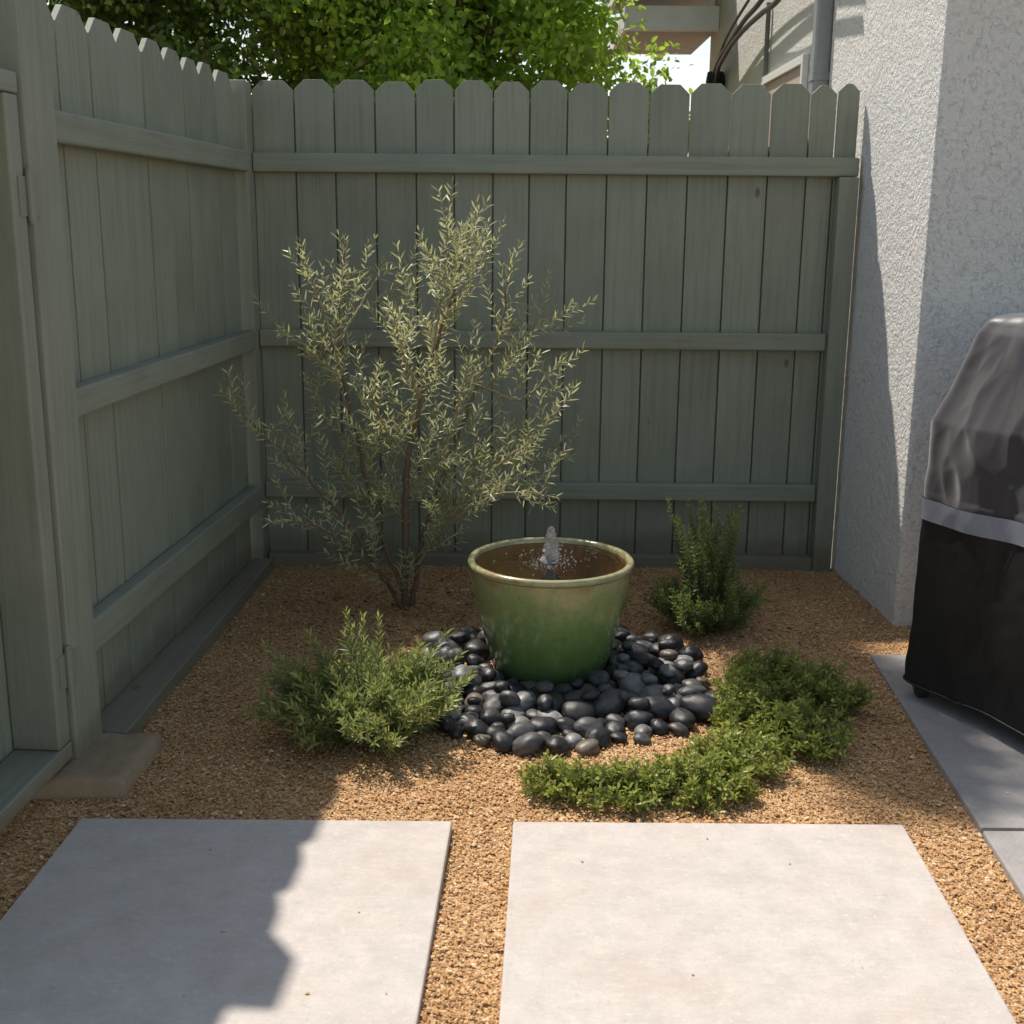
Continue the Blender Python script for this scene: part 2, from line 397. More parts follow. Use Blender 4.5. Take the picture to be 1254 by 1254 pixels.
# left fence (local +y runs away from the camera, local +x faces the bed)
ANG = -math.atan(.0606)
lf = tag(empty('wooden_fence', (-.9475, 4.6, 0), ANG), 'grey green picket fence along the left side, from the gate post to the back corner', 'fence')
def loc(yw): return (yw-4.6)*math.sqrt(1+.0606**2)
le = [2.70, 2.86, 3.045, 3.24, 3.43, 3.62, 3.80, 3.975, 4.145, 4.315, 4.515]
m = MB()
for i in range(len(le)-1):
    a_, b_ = loc(le[i])+.0042, loc(le[i+1])-.0042; dx = random.uniform(-.002, .002)
    m.prism(picket_poly(a_, b_, .012, 1.83+random.uniform(-.006, .006), .045), 'x', -.064+dx, -.047+dx, random.random())
    if i < len(le)-2: m.box(-.098, -.086, b_-.03, b_+.035, .012, 1.70, .1)  # added backing strip, blocks light so the gap stays dark
m.build('picket_panel', WZ, lf, bevel=.0015)
for z0, z1, dx in ((1.50, 1.573, 0), (.858, .930, 0), (.252, .340, 0)):
    q = MB(); q.box(-.0455, .002, loc(2.86), loc(4.528), z0, z1, random.random()); q.build('rail', WTH if z0 > 1.4 else WY, lf, bevel=.007)
q = MB(); q.prism([(-.046, loc(2.88)), (.072, loc(2.88)), (.030, loc(4.527)), (-.046, loc(4.527))], 'z', -.02, .046, .4); q.build('kickboard', WY, lf, bevel=.004)
q = MB(); q.box(-.095, .020, loc(2.705), loc(2.858), .048, 1.83, .8); q.build('post', WZ, lf, bevel=.005)
sb = MB(); nb_ = 28; vs = []; fs = []
for j in range(nb_):
    for i in range(nb_):
        fx, fy = i/(nb_-1), j/(nb_-1); x_ = -1.14+fx*(.24+.01*fy)+mnoise.noise(Vector((fx*4, fy*4, 3)))*.006; y_ = 2.592+fy*.285+mnoise.noise(Vector((fx*4, fy*4, 7)))*.006
        e_ = min(fx, fy, 1-fx, 1-fy); e2 = 1-fx if e_ == 1-fx else e_
        vs.append((x_, y_, .052-.012*max(0, 1-e_/.09)**2+mnoise.noise(Vector((fx*7, fy*7, 1)))*.0025))
fs = [(j*nb_+i, j*nb_+i+1, (j+1)*nb_+i+1, (j+1)*nb_+i) for j in range(nb_-1) for i in range(nb_-1)]
rim_ = [i for i in range(nb_)]+[j*nb_+nb_-1 for j in range(1, nb_)]+[(nb_-1)*nb_+i for i in range(nb_-2, -1, -1)]+[j*nb_ for j in range(nb_-2, 0, -1)]
b0_ = len(vs)
for k in rim_: vs.append((vs[k][0]+mnoise.noise(Vector((k, 1, 1)))*.004, vs[k][1], -.03))
for a_ in range(len(rim_)): b_ = (a_+1) % len(rim_); fs.append((rim_[a_], b0_+a_, b0_+b_, rim_[b_]))
sb.add(vs, fs)
tag(sb.build('footing_block', STONE, smooth=True), 'rough brown stone block under the foot of the gate post', 'stone block')
# gate
gt = tag(empty('garden_gate', (-.9475, 4.6, 0), ANG), 'grey green boarded gate with raised frame, hinged to the left fence post', 'gate')
gy0, gy1 = loc(1.72), loc(2.695)
m = MB(); yy = gy0; k = 0
while yy < gy1-.02:
    w = min(.147, gy1-yy)
    m.prism(picket_poly(yy+.002, yy+w-.002, .062, 1.83, .038), 'x', -.122, -.106, random.random()); yy += w; k += 1
m.build('board_panel', WZ, gt, bevel=.0015)
q = MB(); q.box(-.105, .010, gy1-.062, gy1, .105, 1.585, .2); q.build('stile', WZ, gt, bevel=.005)
q = MB(); q.box(-.105, .010, gy0, gy0+.062, .105, 1.585, .6); q.build('stile', WZ, gt, bevel=.005)
q = MB(); q.box(-.105, .012, gy0-.002, gy1+.001, .062, .1035, .62); q.build('frame_rail', WY, gt, bevel=.004)
q = MB(); q.box(-.105, .012, gy0-.002, gy1+.001, 1.5865, 1.63, .55); q.build('frame_rail', WY, gt, bevel=.004)
HG = simple('painted_hinge', (.25, .255, .21), .55, nb=.3, ns=80)
for zc in (1.375, .285):
    h = MB(); h.tube([(.018, gy1+.005, zc-.052), (.018, gy1+.005, zc+.052)], .0085, 12); ho = h.build('hinge', HG, gt, smooth=False)
    for s in (-.055, .055):
        k = MB(); k.tube([(.018, gy1+.005, zc+s-.004), (.018, gy1+.005, zc+s+.004)], .0065, 10); k.build('pin_knob', HG, ho)
    k = MB(); k.box(.0105, .0128, gy1-.035, gy1-.002, zc-.042, zc+.042); k.box(.0205, .0228, gy1+.0115, gy1+.045, zc-.042, zc+.042); k.build('hinge_plate', HG, ho)
# gate far post and the fence that carries on beyond it, outside the picture
q = MB(); q.box(-.095, .020, loc(1.56), loc(1.71), -.03, 1.93, .5); q.build('latch_post', WZ, gt, bevel=.005)

# ================================================================== HOUSE
house = tag(empty('stucco_house', (1.28, 4.6, 0)), 'cream stucco house beside the bed, with low eave and cables, running back past the fence', 'house')
def hp(pts): return [(a-1.28, b-4.6) for a, b in pts]
q = MB(); q.prism(hp([(1.318, 3.909), (4.5, 3.96), (4.5, 5.125), (1.272, 5.125)]), 'z', -.03, 2.42)
w = q.build('wall', STUC, house); b_ = w.modifiers.new('bevel', 'BEVEL'); b_.width = .016; b_.segments = 4
q = MB(); q.prism(hp([(1.285, 5.127), (4.5, 5.127), (4.5, 8.35), (1.285, 8.35)]), 'z', -.03, 2.95); q.build('wall', STUC_FAR, house, bevel=.01)
GREYM = simple('grey_painted_metal', (.30, .31, .32), .5, .2)
q = MB(); q.box(-.065, .003, .55, .615, 0, 2.93); dsp = q.build('downspout', GREYM, house, bevel=.01)
for zz in (.6, 1.9, 2.6):
    q = MB(); q.box(-.068, .0035, .545, .62, zz, zz+.03); q.build('strap', GREYM, dsp)
PANM = simple('pink_beige_panel', (.52, .40, .34), .7, nb=.2); WTR = simple('white_trim', (.72, .70, .66), .6)
q = MB(); q.box(-.008, .004, .97, 1.78, 1.25, 2.01); pn = q.build('access_panel', PANM, house)
q = MB(); q.box(-.024, .004, .935, .968, 1.22, 2.05); q.box(-.024, .004, 1.782, 1.815, 1.22, 2.05); q.box(-.024, .004, .968, 1.782, 2.012, 2.05); q.box(-.024, .004, .968, 1.782, 1.22, 1.248)
q.build('frame', WTR, pn, bevel=.003)
q = MB(); q.tube([(-.012, 1.80, 0), (-.012, 1.80, 2.4)], .012, 10); q.build('conduit', simple('dark_conduit', (.16, .15, .14), .6), house)
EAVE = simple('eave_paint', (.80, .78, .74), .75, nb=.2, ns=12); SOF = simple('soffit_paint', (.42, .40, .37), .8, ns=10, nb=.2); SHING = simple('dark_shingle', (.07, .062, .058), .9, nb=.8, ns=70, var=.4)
rf = MB()
rf.prism([(-.62, 2.885), (3.4, 3.62), (3.4, 3.66), (-.66, 2.92)], 'y', 3.05, 4.75)
ro = rf.build('roof', SHING, house)
q = MB()
for k in range(12): q.box(-.668+random.uniform(-.006, .006), -.60, 3.05+k*.137, 3.05+k*.137+.125, 2.905, 2.93+random.uniform(-.004, .004))
q.build('shingle_edge', SHING, ro)
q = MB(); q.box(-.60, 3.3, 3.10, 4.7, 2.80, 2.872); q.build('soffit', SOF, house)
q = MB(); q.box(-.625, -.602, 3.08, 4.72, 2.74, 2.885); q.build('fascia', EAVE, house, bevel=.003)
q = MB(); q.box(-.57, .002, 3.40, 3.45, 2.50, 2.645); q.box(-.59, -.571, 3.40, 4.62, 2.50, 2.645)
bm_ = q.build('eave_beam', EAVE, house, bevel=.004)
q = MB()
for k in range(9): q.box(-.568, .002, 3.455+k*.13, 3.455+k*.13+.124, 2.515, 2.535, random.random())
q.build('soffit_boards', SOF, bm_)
for xb in (-.57, -.06):
    q = MB(); q.box(xb, xb+.04, 3.46, 3.50, 2.65, 2.80); q.build('bracket', EAVE, bm_)
RUB = simple('black_cable', (.012, .012, .013), .5)
def cab(pts, rad): 
    m = MB(); P = smooth_path([(a-1.28, b-4.6, c) for a, b, c in pts], 40); m.tube(P, rad, 8); m.build('cable', RUB, house, smooth=True)
cab([(1.16, 4.9, 2.50), (1.19, 5.6, 2.44), (1.2, 6.298, 2.38), (1.2, 6.672, 2.36), (1.2, 7.091, 2.31), (1.2, 7.454, 2.257), (1.22, 7.75, 2.18), (1.25, 7.85, 2.0)], .013)
cab([(1.16, 4.9, 2.40), (1.19, 5.762, 2.315), (1.2, 6.237, 2.322), (1.2, 6.77, 2.309), (1.2, 7.232, 2.26), (1.22, 7.611, 2.19), (1.25, 7.72, 1.95)], .013)
cab([(1.16, 4.9, 2.56), (1.19, 5.9, 2.50), (1.2, 6.6, 2.44), (1.2, 7.25, 2.34), (1.22, 7.65, 2.22), (1.25, 7.8, 2.1)], .008)
q = MB(); q.lathe([(.001, 2.23), (.05, 2.225), (.06, 2.17), (.052, 2.06), (.03, 2.03), (.001, 2.03)], 16, center=(-.05, 3.12)); q.build('cable_head', RUB, house, smooth=True)

# ================================================================== TREES BEHIND
def far_tree(name, label, cx, cy, cz, rx, ry, rz, nclump, per, leafL, mat, trunk, seed, gap=.35, csig=.088, bough=None):
    rr = np.random.default_rng(seed); random.seed(seed)
    root = tag(empty(name, (cx, cy, 0)), label, 'tree', 'trees growing beyond the fence')
    m = MB(); m.tube(trunk[0], trunk[1], 10)
    top = Vector(trunk[0][-1]); fork = Vector(trunk[0][-2])
    C = []
    while len(C) < nclump:
        p = rr.uniform(-1, 1, 3); d = np.linalg.norm(p)
        if d > 1: continue
        w = Vector((p[0]*rx+cx, p[1]*ry+cy, p[2]*rz+cz))
        if mnoise.noise(w*1.7) < -gap*.5 and d > .35: continue
        if d > .8 and mnoise.noise(w*3.1) < 0: continue
        C.append((w.x-cx, w.y-cy, w.z))
    if bough:
        bx, by, bz, brx, bry, brz, bn = bough
        for k in range(bn):
            p = rr.normal(size=3); p = p/np.linalg.norm(p)*rr.random()**.4; C.append((bx+p[0]*brx-cx, by+p[1]*bry-cy, bz+p[2]*brz))
        m.tube(smooth_path([tuple(top), ((bx-cx)*.4, (by-cy)*.5, (bz+top.z)/2+.1), (bx-cx, by-cy, bz)], 14), np.linspace(.045, .012, 14), 7, cap=False)
    C = np.array(C)
    for k in range(0, len(C), max(1, len(C)//70)):   # limbs
        c = Vector(C[k]); s = fork.lerp(top, random.random()); mid = s.lerp(c, .5)+Vector((random.uniform(-.1, .1), random.uniform(-.1, .1), random.uniform(.02, .18)))
        m.tube(smooth_path([s, mid, c], 7), [.022, .018, .014, .011, .008, .006, .004], 5, cap=False)
    m.build('trunk', BARK, root, smooth=True)
    P = np.repeat(C, per, 0)+rr.normal(0, csig, (len(C)*per, 3))*np.array([1, 1, .75])
    D = rr.normal(size=P.shape); D[:, 2] -= .25
    n = len(P); L = rr.uniform(.75, 1.25, n)*leafL
    side = rr.normal(size=P.shape)*np.array([1, 1, .35])
    leaf_object('crown', P, D, L, L*rr.uniform(.4, .62, n), rr.random(n), np.clip(np.repeat(rr.random(len(C)), per)*.7+rr.random(n)*.4, 0, 1), mat, root, detail=True, fold=.12, curl=.10, side=side)
    return root
TL1 = leaf_mat('dark_tree_leaf', (.17, .27, .04), (.022, .055, .014), .38)
TL2 = leaf_mat('bright_tree_leaf', (.36, .50, .06), (.04, .105, .018), .56)
far_tree('broadleaf_tree', 'dark dense broadleaf tree with leaning trunk behind the left fence corner', -1.95, 7.3, 2.75, 1.75, 1.25, 1.55, 560, 105, .050, TL1,
         ([(.15, .1, -.05), (.12, .05, 1.0), (.02, 0, 1.8), (-.12, 0, 2.5), (-.3, 0, 3.4)], [.12, .10, .09, .075, .03]), 3, .3)
far_tree('broadleaf_tree', 'bright yellow green broadleaf tree behind the middle of the back fence', -.25, 6.9, 2.25, 1.02, 1.0, 1.15, 350, 110, .047, TL2,
         ([(.0, .1, -.05), (.03, .05, .8), (.02, 0, 1.5), (-.05, 0, 2.1), (-.1, 0, 2.9)], [.09, .08, .06, .045, .02]), 5, .45)
far_tree('broadleaf_tree', 'tall green tree filling the gap between the dark and the bright tree', -.95, 8.6, 3.0, 1.5, 1.0, 1.7, 290, 90, .052, TL1,
         ([(.0, .1, -.05), (.03, .05, 1.2), (.02, 0, 2.0), (-.05, 0, 2.8), (-.1, 0, 4.0)], [.10, .09, .07, .045, .02]), 8, .35, bough=(-.62, 5.42, 4.5, .24, .60, .25, 110))
far_tree('broadleaf_tree', 'small far bluish green tree seen low beside the house eave', 1.75, 15.2, 2.0, .8, .7, 1.0, 90, 60, .09, TL1,
         ([(.0, .0, -.05), (.03, .05, .6), (.02, 0, 1.2), (-.05, 0, 1.6), (-.1, 0, 2.3)], [.08, .07, .05, .035, .02]), 9, .3)
random.seed(21)

# ================================================================== OLIVE SHRUB
OLIVE = [
 [ (-0.366,4.060,-0.02), (-0.358,4.050,0.392), (-0.347,4.040,0.537), (-0.302,4.030,0.747), (-0.245,4.020,0.943), (-0.177,4.010,1.141), (-0.131,4.000,1.347) ],
 [ (-0.345,4.065,-0.01), (-0.299,4.088,0.260), (-0.205,4.116,0.547), (-0.113,4.144,0.780), (-0.033,4.172,0.986), (0.002,4.200,1.227) ],
 [ (-0.371,4.060,0.052), (-0.455,4.098,0.283), (-0.536,4.136,0.612), (-0.584,4.174,0.818), (-0.596,4.212,1.014), (-0.572,4.250,1.265) ],
 [ (-0.375,4.050,0.0), (-0.525,3.998,0.282), (-0.629,3.936,0.438), (-0.725,3.874,0.577), (-0.808,3.812,0.677), (-0.878,3.750,0.777) ],
 [ (-0.394,4.030,0.067), (-0.504,3.903,0.230), (-0.628,3.777,0.369), (-0.711,3.650,0.416) ],
 [ (-0.318,4.060,0.164), (-0.153,3.995,0.406), (-0.017,3.930,0.562), (0.105,3.865,0.665), (0.156,3.800,0.774) ],
 [ (-0.318,4.060,0.193), (-0.175,3.940,0.359), (-0.026,3.820,0.470), (0.145,3.700,0.488) ],
 [ (-0.205,4.100,0.550), (-0.006,4.200,0.497), (0.225,4.300,0.501) ],
 [ (-0.113,4.150,0.780), (0.028,4.100,0.740), (0.118,4.050,0.817), (0.173,4.000,0.889) ],
 [ (-0.266,4.030,0.882), (-0.216,3.940,1.144), (-0.200,3.850,1.345) ],
 [ (-0.203,4.000,1.033), (-0.112,4.100,1.162), (-0.079,4.200,1.302) ],
 [ (-0.581,4.150,0.821), (-0.633,4.075,1.045), (-0.687,4.000,1.174) ],
 [ (-0.591,4.200,0.934), (-0.497,4.275,1.092), (-0.455,4.350,1.183) ],
 [ (-0.302,4.030,0.747), (-0.345,3.915,0.894), (-0.372,3.800,1.064) ],
 [ (-0.044,4.180,0.963), (0.050,4.265,0.933), (0.124,4.350,0.972) ],
 [ (-0.582,4.150,0.776), (-0.677,4.050,0.912), (-0.746,3.950,0.987) ],
 [ (-0.527,4.150,0.552), (-0.671,4.250,0.651), (-0.742,4.350,0.795) ],
 [ (-0.348,4.050,0.535), (-0.416,3.925,0.677), (-0.453,3.800,0.828) ],
 [ (-0.358,4.050,0.392), (-0.546,4.175,0.385), (-0.651,4.300,0.493) ],
 [ (-0.349,4.050,0.429), (-0.229,3.933,0.568), (-0.169,3.817,0.750), (-0.126,3.700,0.920) ],
 [ (-0.357,4.060,0.311), (-0.450,4.230,0.508), (-0.489,4.400,0.719) ],
 [ (-0.297,4.060,0.267), (-0.070,4.205,0.427), (0.046,4.350,0.611) ],
 [ (-0.176,4.000,1.142), (-0.269,3.800,1.185) ],
]
OX, OY = -.36, 4.055
ol = tag(empty('olive_shrub', (OX, OY, 0)), 'tall airy olive shrub with fine silvery leaves in the back corner, left of the pot', 'shrub')
RADS = [.012, .009, .008, .0065, .0045]+[.0042]*20
tm, sm, acc = MB(), MB(), acc_new()
def twig(p, d, length, levels, rad=.0016):
    n = 6; pts = [p]; dd = np.array(d, float); dd /= np.linalg.norm(dd)
    for i in range(n-1):
        dd = dd+np.array([random.uniform(-.12, .12), random.uniform(-.12, .12), random.uniform(-.02, .14)]); dd /= np.linalg.norm(dd)
        pts.append(pts[-1]+dd*length/(n-1))
    pts = np.array(pts); sm.tube(pts, np.linspace(rad, .0007, n), 4, cap=False)
    stem_leaves(pts, .0180, .05, (.022, .047), .0052, .85, True, acc, 1.2, .15)
    if levels:
        for k in range(random.choice((1, 2, 2))):
            i = random.randint(1, n-3); d0 = pts[i+1]-pts[i]; d0 /= np.linalg.norm(d0)
            o = np.cross(d0, rng.normal(size=3)); o /= np.linalg.norm(o)
            twig(pts[i], d0+o*.8+np.array([0, 0, .25]), length*random.uniform(.45, .7), levels-1, rad*.7)
for bi, br in enumerate(OLIVE):
    pts = np.array(br)-np.array([OX, OY, 0]); nn = 8+6*len(br); path = smooth_path(pts, nn)
    path[2:-2] += rng.normal(0, .0022, (nn-4, 3))
    r0_ = RADS[bi]; rad = np.linspace(1, 0, nn)**.8*r0_+.0011
    (tm if bi < 5 else sm).tube(path, rad, 8 if bi < 5 else 5, cap=False)
    seg = np.linalg.norm(np.diff(path, axis=0), axis=1); cum = np.r_[0, np.cumsum(seg)]; tot = cum[-1]
    s = .30 if bi < 4 else .08 if bi < 6 else .03
    if bi == 0: s = .34
    ang = random.random()*6
    while s < tot:
        i = min(np.searchsorted(cum, s, 'right')-1, nn-2); p = path[i]; d = path[i+1]-path[i]; d /= np.linalg.norm(d)
        a1 = np.cross(d, [0.1, 1, .2]); a1 /= np.linalg.norm(a1); c1 = np.cross(d, a1)
        o = a1*math.cos(ang)+c1*math.sin(ang); fr = s/tot
        ln = random.uniform(.12, .34)*(1.1-.6*fr)
        twig(p, d*.8+o*.85+np.array([0, 0, .45]), ln, 1 if fr < .75 and random.random() < .7 else 0)
        ang += 2.4+random.uniform(-.4, .4); s += random.uniform(.042, .078)
    stem_leaves(path[-max(6, nn//4):], .0145, 0, (.028, .043), .0050, 1.0, True, acc, 1, .5)
# a few fine shoots from the base
for k in range(5):
    twig(np.array([random.uniform(-.03, .03), random.uniform(-.04, .0), .03+.02*k]), (random.uniform(-.5, .5), random.uniform(-.5, .1), 1), random.uniform(.1, .18), 0)
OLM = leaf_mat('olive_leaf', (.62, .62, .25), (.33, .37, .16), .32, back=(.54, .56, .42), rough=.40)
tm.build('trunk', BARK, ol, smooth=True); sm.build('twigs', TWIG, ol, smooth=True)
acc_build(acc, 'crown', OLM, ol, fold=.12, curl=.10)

# ================================================================== SHRUBS
def bushy(name, label, cat, cx, cy, stems, mat, leafL, leafW, spacing, smat, agepow=1.5, agebase=.0, group=None, up=.9, pair=True):
    root = tag(empty(name, (cx, cy, 0)), label, cat, group); sm_, ac = MB(), acc_new()
    for (base, direc, length, droop, side_n, side_l) in stems:
        n = 8; p = np.array(base, float); d = np.array(direc, float); d /= np.linalg.norm(d); pts = [p]
        for i in range(n-1):
            d = d+np.array([random.uniform(-.09, .09), random.uniform(-.09, .09), droop+random.uniform(-.04, .04)]); d /= np.linalg.norm(d)
            p = p+d*length/(n-1); p[2] = max(p[2], .006); pts.append(p)
        pts = np.array(pts); sm_.tube(pts, np.linspace(.0022, .0007, n), 4, cap=False)
        stem_leaves(pts, spacing, .12, leafL, leafW, up, pair, ac, agepow, agebase)
        for k in range(side_n):
            i = random.randint(1, n-3); d0 = pts[i+1]-pts[i]; d0 /= np.linalg.norm(d0)
            o = np.cross(d0, rng.normal(size=3)); o /= np.linalg.norm(o); dd = d0*.9+o*.8+np.array([0, 0, .35]); dd /= np.linalg.norm(dd)
            l2 = side_l*random.uniform(.6, 1.1); q = [pts[i]]
            for j in range(4):
                dd = dd+np.array([0, 0, .12]); dd /= np.linalg.norm(dd); q.append(q[-1]+dd*l2/4)
            q = np.array(q); sm_.tube(q, np.linspace(.0012, .0006, 5), 4, cap=False)
            stem_leaves(q, spacing, .1, leafL, leafW, up, pair, ac, agepow, agebase)
    sm_.build('stems', smat, root, smooth=True); acc_build(ac, 'foliage', mat, root, fold=.15, curl=.08)
    return root
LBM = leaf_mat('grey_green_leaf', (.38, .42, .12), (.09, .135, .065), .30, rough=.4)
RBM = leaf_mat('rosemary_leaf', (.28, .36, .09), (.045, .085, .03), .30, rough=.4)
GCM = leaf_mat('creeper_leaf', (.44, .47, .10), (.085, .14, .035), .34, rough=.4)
# left mound
st = []
for k in range(190):
    a = random.uniform(0, 6.283); rr_ = math.sqrt(random.random()); el = random.uniform(.15, 1.25)
    bx, by = math.cos(a)*.10*rr_, math.sin(a)*.08*rr_
    hz = math.cos(el)*1.0
    ln = random.uniform(.13, .25)*(1.05 if el < .6 else .92)
    st.append(((bx, by, .01), (math.cos(a)*hz*1.15, math.sin(a)*hz*.85, math.sin(el)), ln, .05, random.choice((2, 3, 3)), .085))
for d_, l_ in (((-.95, .15, .45), .36), ((-.9, -.1, .32), .33), ((-.2, .1, 1), .33), ((-.12, .15, 1), .31), ((.35, .15, .9), .33), ((.85, .1, .5), .33), ((.9, -.15, .4), .34), ((.7, .2, .65), .34), ((-.5, .2, .8), .31)):
    st.append(((0, 0, .01), d_, l_, .05, 4, .08))
bushy('grey_green_shrub', 'low mounded shrub with narrow grey green leaves, beside the pebbles and nearest the gate', 'shrub', -.375, 2.985, st, LBM, (.022, .040), .0056, .0112, GTWIG, 1.3)
# right upright shrub
st = []
for k in range(120):
    a = random.uniform(0, 6.283); el = random.uniform(.1, .9); rr_ = random.random()
    st.append(((math.cos(a)*.07*rr_, math.sin(a)*.06*rr_, .01), (math.cos(a)*math.cos(el)*1.1, math.sin(a)*math.cos(el)*.8, math.sin(el)), random.uniform(.11, .24), .07, 2, .07))
for k in range(52):
    a = random.uniform(0, 6.283); e = random.uniform(0, .30)
    st.append(((math.cos(a)*.08*random.random(), math.sin(a)*.07*random.random(), .01), (math.cos(a)*e, math.sin(a)*e*.8, 1), random.uniform(.22, .42) if k > 8 else random.uniform(.39, .45), .01, 2 if k > 8 else 1, .09))
bushy('rosemary_shrub', 'upright dark green rosemary shrub behind the pebbles, in front of the back fence', 'shrub', .67, 3.86, st, RBM, (.014, .023), .0048, .0085, GTWIG, 2.2, up=.6)
# creeping ground cover: three clumps
def creeper(label, cx, cy, lobes, nst, seed, hh=(.05, .12)):
    random.seed(seed); st = []
    while len(st) < nst:
        ex, ey, erx, ery = random.choices(lobes, weights=[l[2]*l[3] for l in lobes])[0]
        a = random.uniform(0, 6.283); rr_ = math.sqrt(random.random()); x_, y_ = ex-cx+erx*rr_*math.cos(a), ey-cy+ery*rr_*math.sin(a)
        if mnoise.noise(Vector(((x_+cx)*13, (y_+cy)*13, seed))) < -.38: continue
        dx, dy = math.cos(a)*rr_, math.sin(a)*rr_
        h_ = random.uniform(*hh)*(1.15-.55*rr_**2)
        st.append(((x_-dx*.03, y_-dy*.03, .008), (dx*.9+random.uniform(-.5, .5), dy*.9+random.uniform(-.5, .5), random.uniform(.4, 1.1)*(1.2-.75*rr_)), h_*(1.25 if random.random() > .10 else 1.6), .05, random.choice((1, 2, 2)), .045))
    return bushy('creeping_plant', label, 'ground cover plant', cx, cy, st, GCM, (.013, .025), .0070, .0098, GTWIG, 2.0, .05, 'creeping ground cover round the pebbles', up=.55)
creeper('long low mat of green creeping plant in front of the pebbles, nearest the slabs', .33, 2.66, [(.13, 2.65, .11, .055), (.28, 2.61, .15, .08), (.44, 2.65, .15, .10), (.575, 2.80, .12, .11)], 350, 31, (.022, .068))
creeper('bushy clump of bright green creeping plant at the right edge of the pebbles', .68, 3.02, [(.655, 3.02, .11, .14), (.77, 2.93, .12, .12), (.68, 3.19, .09, .08)], 290, 32, (.035, .09))
creeper('darker shaded clump of creeping plant at the back right, nearest the grill', .82, 3.27, [(.78, 3.32, .12, .09), (.89, 3.18, .09, .11)], 180, 33, (.04, .10))
random.seed(40)

# ================================================================== POT FOUNTAIN
PX, PY = .125, 3.455
pf = tag(empty('pot_fountain', (PX, PY, .012)), 'green glazed ceramic pot fountain brimming with water, standing in black pebbles', 'fountain')
mg, nt, b, N, L = newmat('green_glaze')
tc = N('ShaderNodeTexCoord'); sp = N('ShaderNodeSeparateXYZ'); L(tc.outputs['Object'], sp.inputs[0])
v = coords(N, L, (1, 1, .22)); dr = noise(N, L, v, 9, 5, .6, .4); dr2 = noise(N, L, v, 34, 4, .6); mot = noise(N, L, coords(N, L), 55, 4, .6)
h = math_(N, L, 'ADD', sp.outputs['Z'], math_(N, L, 'MULTIPLY', math_(N, L, 'SUBTRACT', dr, .5), .17))
h = math_(N, L, 'ADD', h, math_(N, L, 'MULTIPLY', math_(N, L, 'SUBTRACT', dr2, .5), .05))
hn = math_(N, L, 'MULTIPLY', h, 1/.36)
c = ramp(N, L, hn, [(.0, (.080, .145, .045)), (.30, (.13, .215, .065)), (.55, (.19, .275, .090)), (.76, (.29, .33, .14)), (.89, (.38, .36, .18)), (.95, (.34, .26, .10)), (1.0, (.36, .31, .15))])
c = mix(N, L, c, (.10, .13, .05), math_(N, L, 'MULTIPLY', ramp(N, L, mot, [(.5, 0), (.72, 1)]), .4))
c = mix(N, L, c, (.36, .33, .20), math_(N, L, 'MULTIPLY', ramp(N, L, dr2, [(.58, 0), (.72, 1)]), .28))
L(c, b.inputs['Base Color']); b.inputs['Roughness'].default_value = .22; b.inputs['Coat Weight'].default_value = .6; b.inputs['Coat Roughness'].default_value = .08
p_ = bump(N, L, None, mot, .12, .002); bump(N, L, b, dr2, .15, .003, p_)
RIMM, nt, b, N, L = newmat('rim_glaze')
v = coords(N, L); n_ = noise(N, L, v, 16, 5, .6)
L(ramp(N, L, n_, [(.3, (.20, .24, .12)), (.45, (.34, .33, .18)), (.56, (.42, .36, .19)), (.68, (.28, .17, .07))]), b.inputs['Base Color']); b.inputs['Roughness'].default_value = .2; b.inputs['Coat Weight'].default_value = .5
bump(N, L, b, n_, .1, .002)
INM, nt, b, N, L = newmat('inner_glaze')
v = coords(N, L, (1, 1, .5)); n_ = noise(N, L, v, 11, 5, .6)
L(ramp(N, L, n_, [(.3, (.34, .23, .06)), (.5, (.58, .42, .14)), (.7, (.70, .56, .26))]), b.inputs['Base Color']); b.inputs['Roughness'].default_value = .3
prof = [(.10, .004), (.155, .0), (.166, .004), (.172, .02), (.187, .075), (.205, .14), (.219, .20), (.229, .25), (.2345, .285), (.2375, .31), (.2385, .325)]
prof = [(r_*1.01, z_) for r_, z_ in prof]
q = MB(); q.lathe(prof, 96); q.build('pot_wall', mg, pf, smooth=True)
rp = [(.2405, .326), (.2455, .328), (.248, .333), (.248, .340), (.2445, .3455), (.239, .3475), (.232, .3468), (.228, .344), (.2262, .339), (.2252, .328)]
q = MB(); q.lathe(rp, 96); q.build('rim', RIMM, pf, smooth=True)
q = MB(); q.lathe([(.2253, .329), (.222, .30), (.207, .24), (.19, .15), (.16, .06), (.10, .035), (.001, .03)], 96); q.build('pot_lining', INM, pf, smooth=True)
WAT = bpy.data.materials.new('clear_water'); WAT.use_nodes = True; nt = WAT.node_tree; nt.nodes.clear()
def N(t, **k): return nt.nodes.new(t)
L = lambda a, b_: nt.links.new(a, b_)
out = N('ShaderNodeOutputMaterial'); gl = N('ShaderNodeBsdfGlossy'); gl.inputs['Roughness'].default_value = .02; tr = N('ShaderNodeBsdfTransparent'); tr.inputs[0].default_value = (.52, .44, .27, 1)
fr = N('ShaderNodeFresnel'); fr.inputs[0].default_value = 1.75; ms = N('ShaderNodeMixShader'); tc = N('ShaderNodeTexCoord')
nn_ = noise(N, L, tc.outputs['Object'], 26, 3, .55, .4)
wv = N('ShaderNodeTexWave'); wv.wave_type = 'RINGS'; wv.rings_direction = 'Z'; wv.inputs['Scale'].default_value = 14; wv.inputs['Distortion'].default_value = 1.2; L(tc.outputs['Object'], wv.inputs['Vector'])
bp = N('ShaderNodeBump'); bp.inputs['Strength'].default_value = .8; bp.inputs['Distance'].default_value = .006; L(math_(N, L, 'ADD', nn_, math_(N, L, 'MULTIPLY', wv.outputs['Fac'], .18)), bp.inputs['Height'])
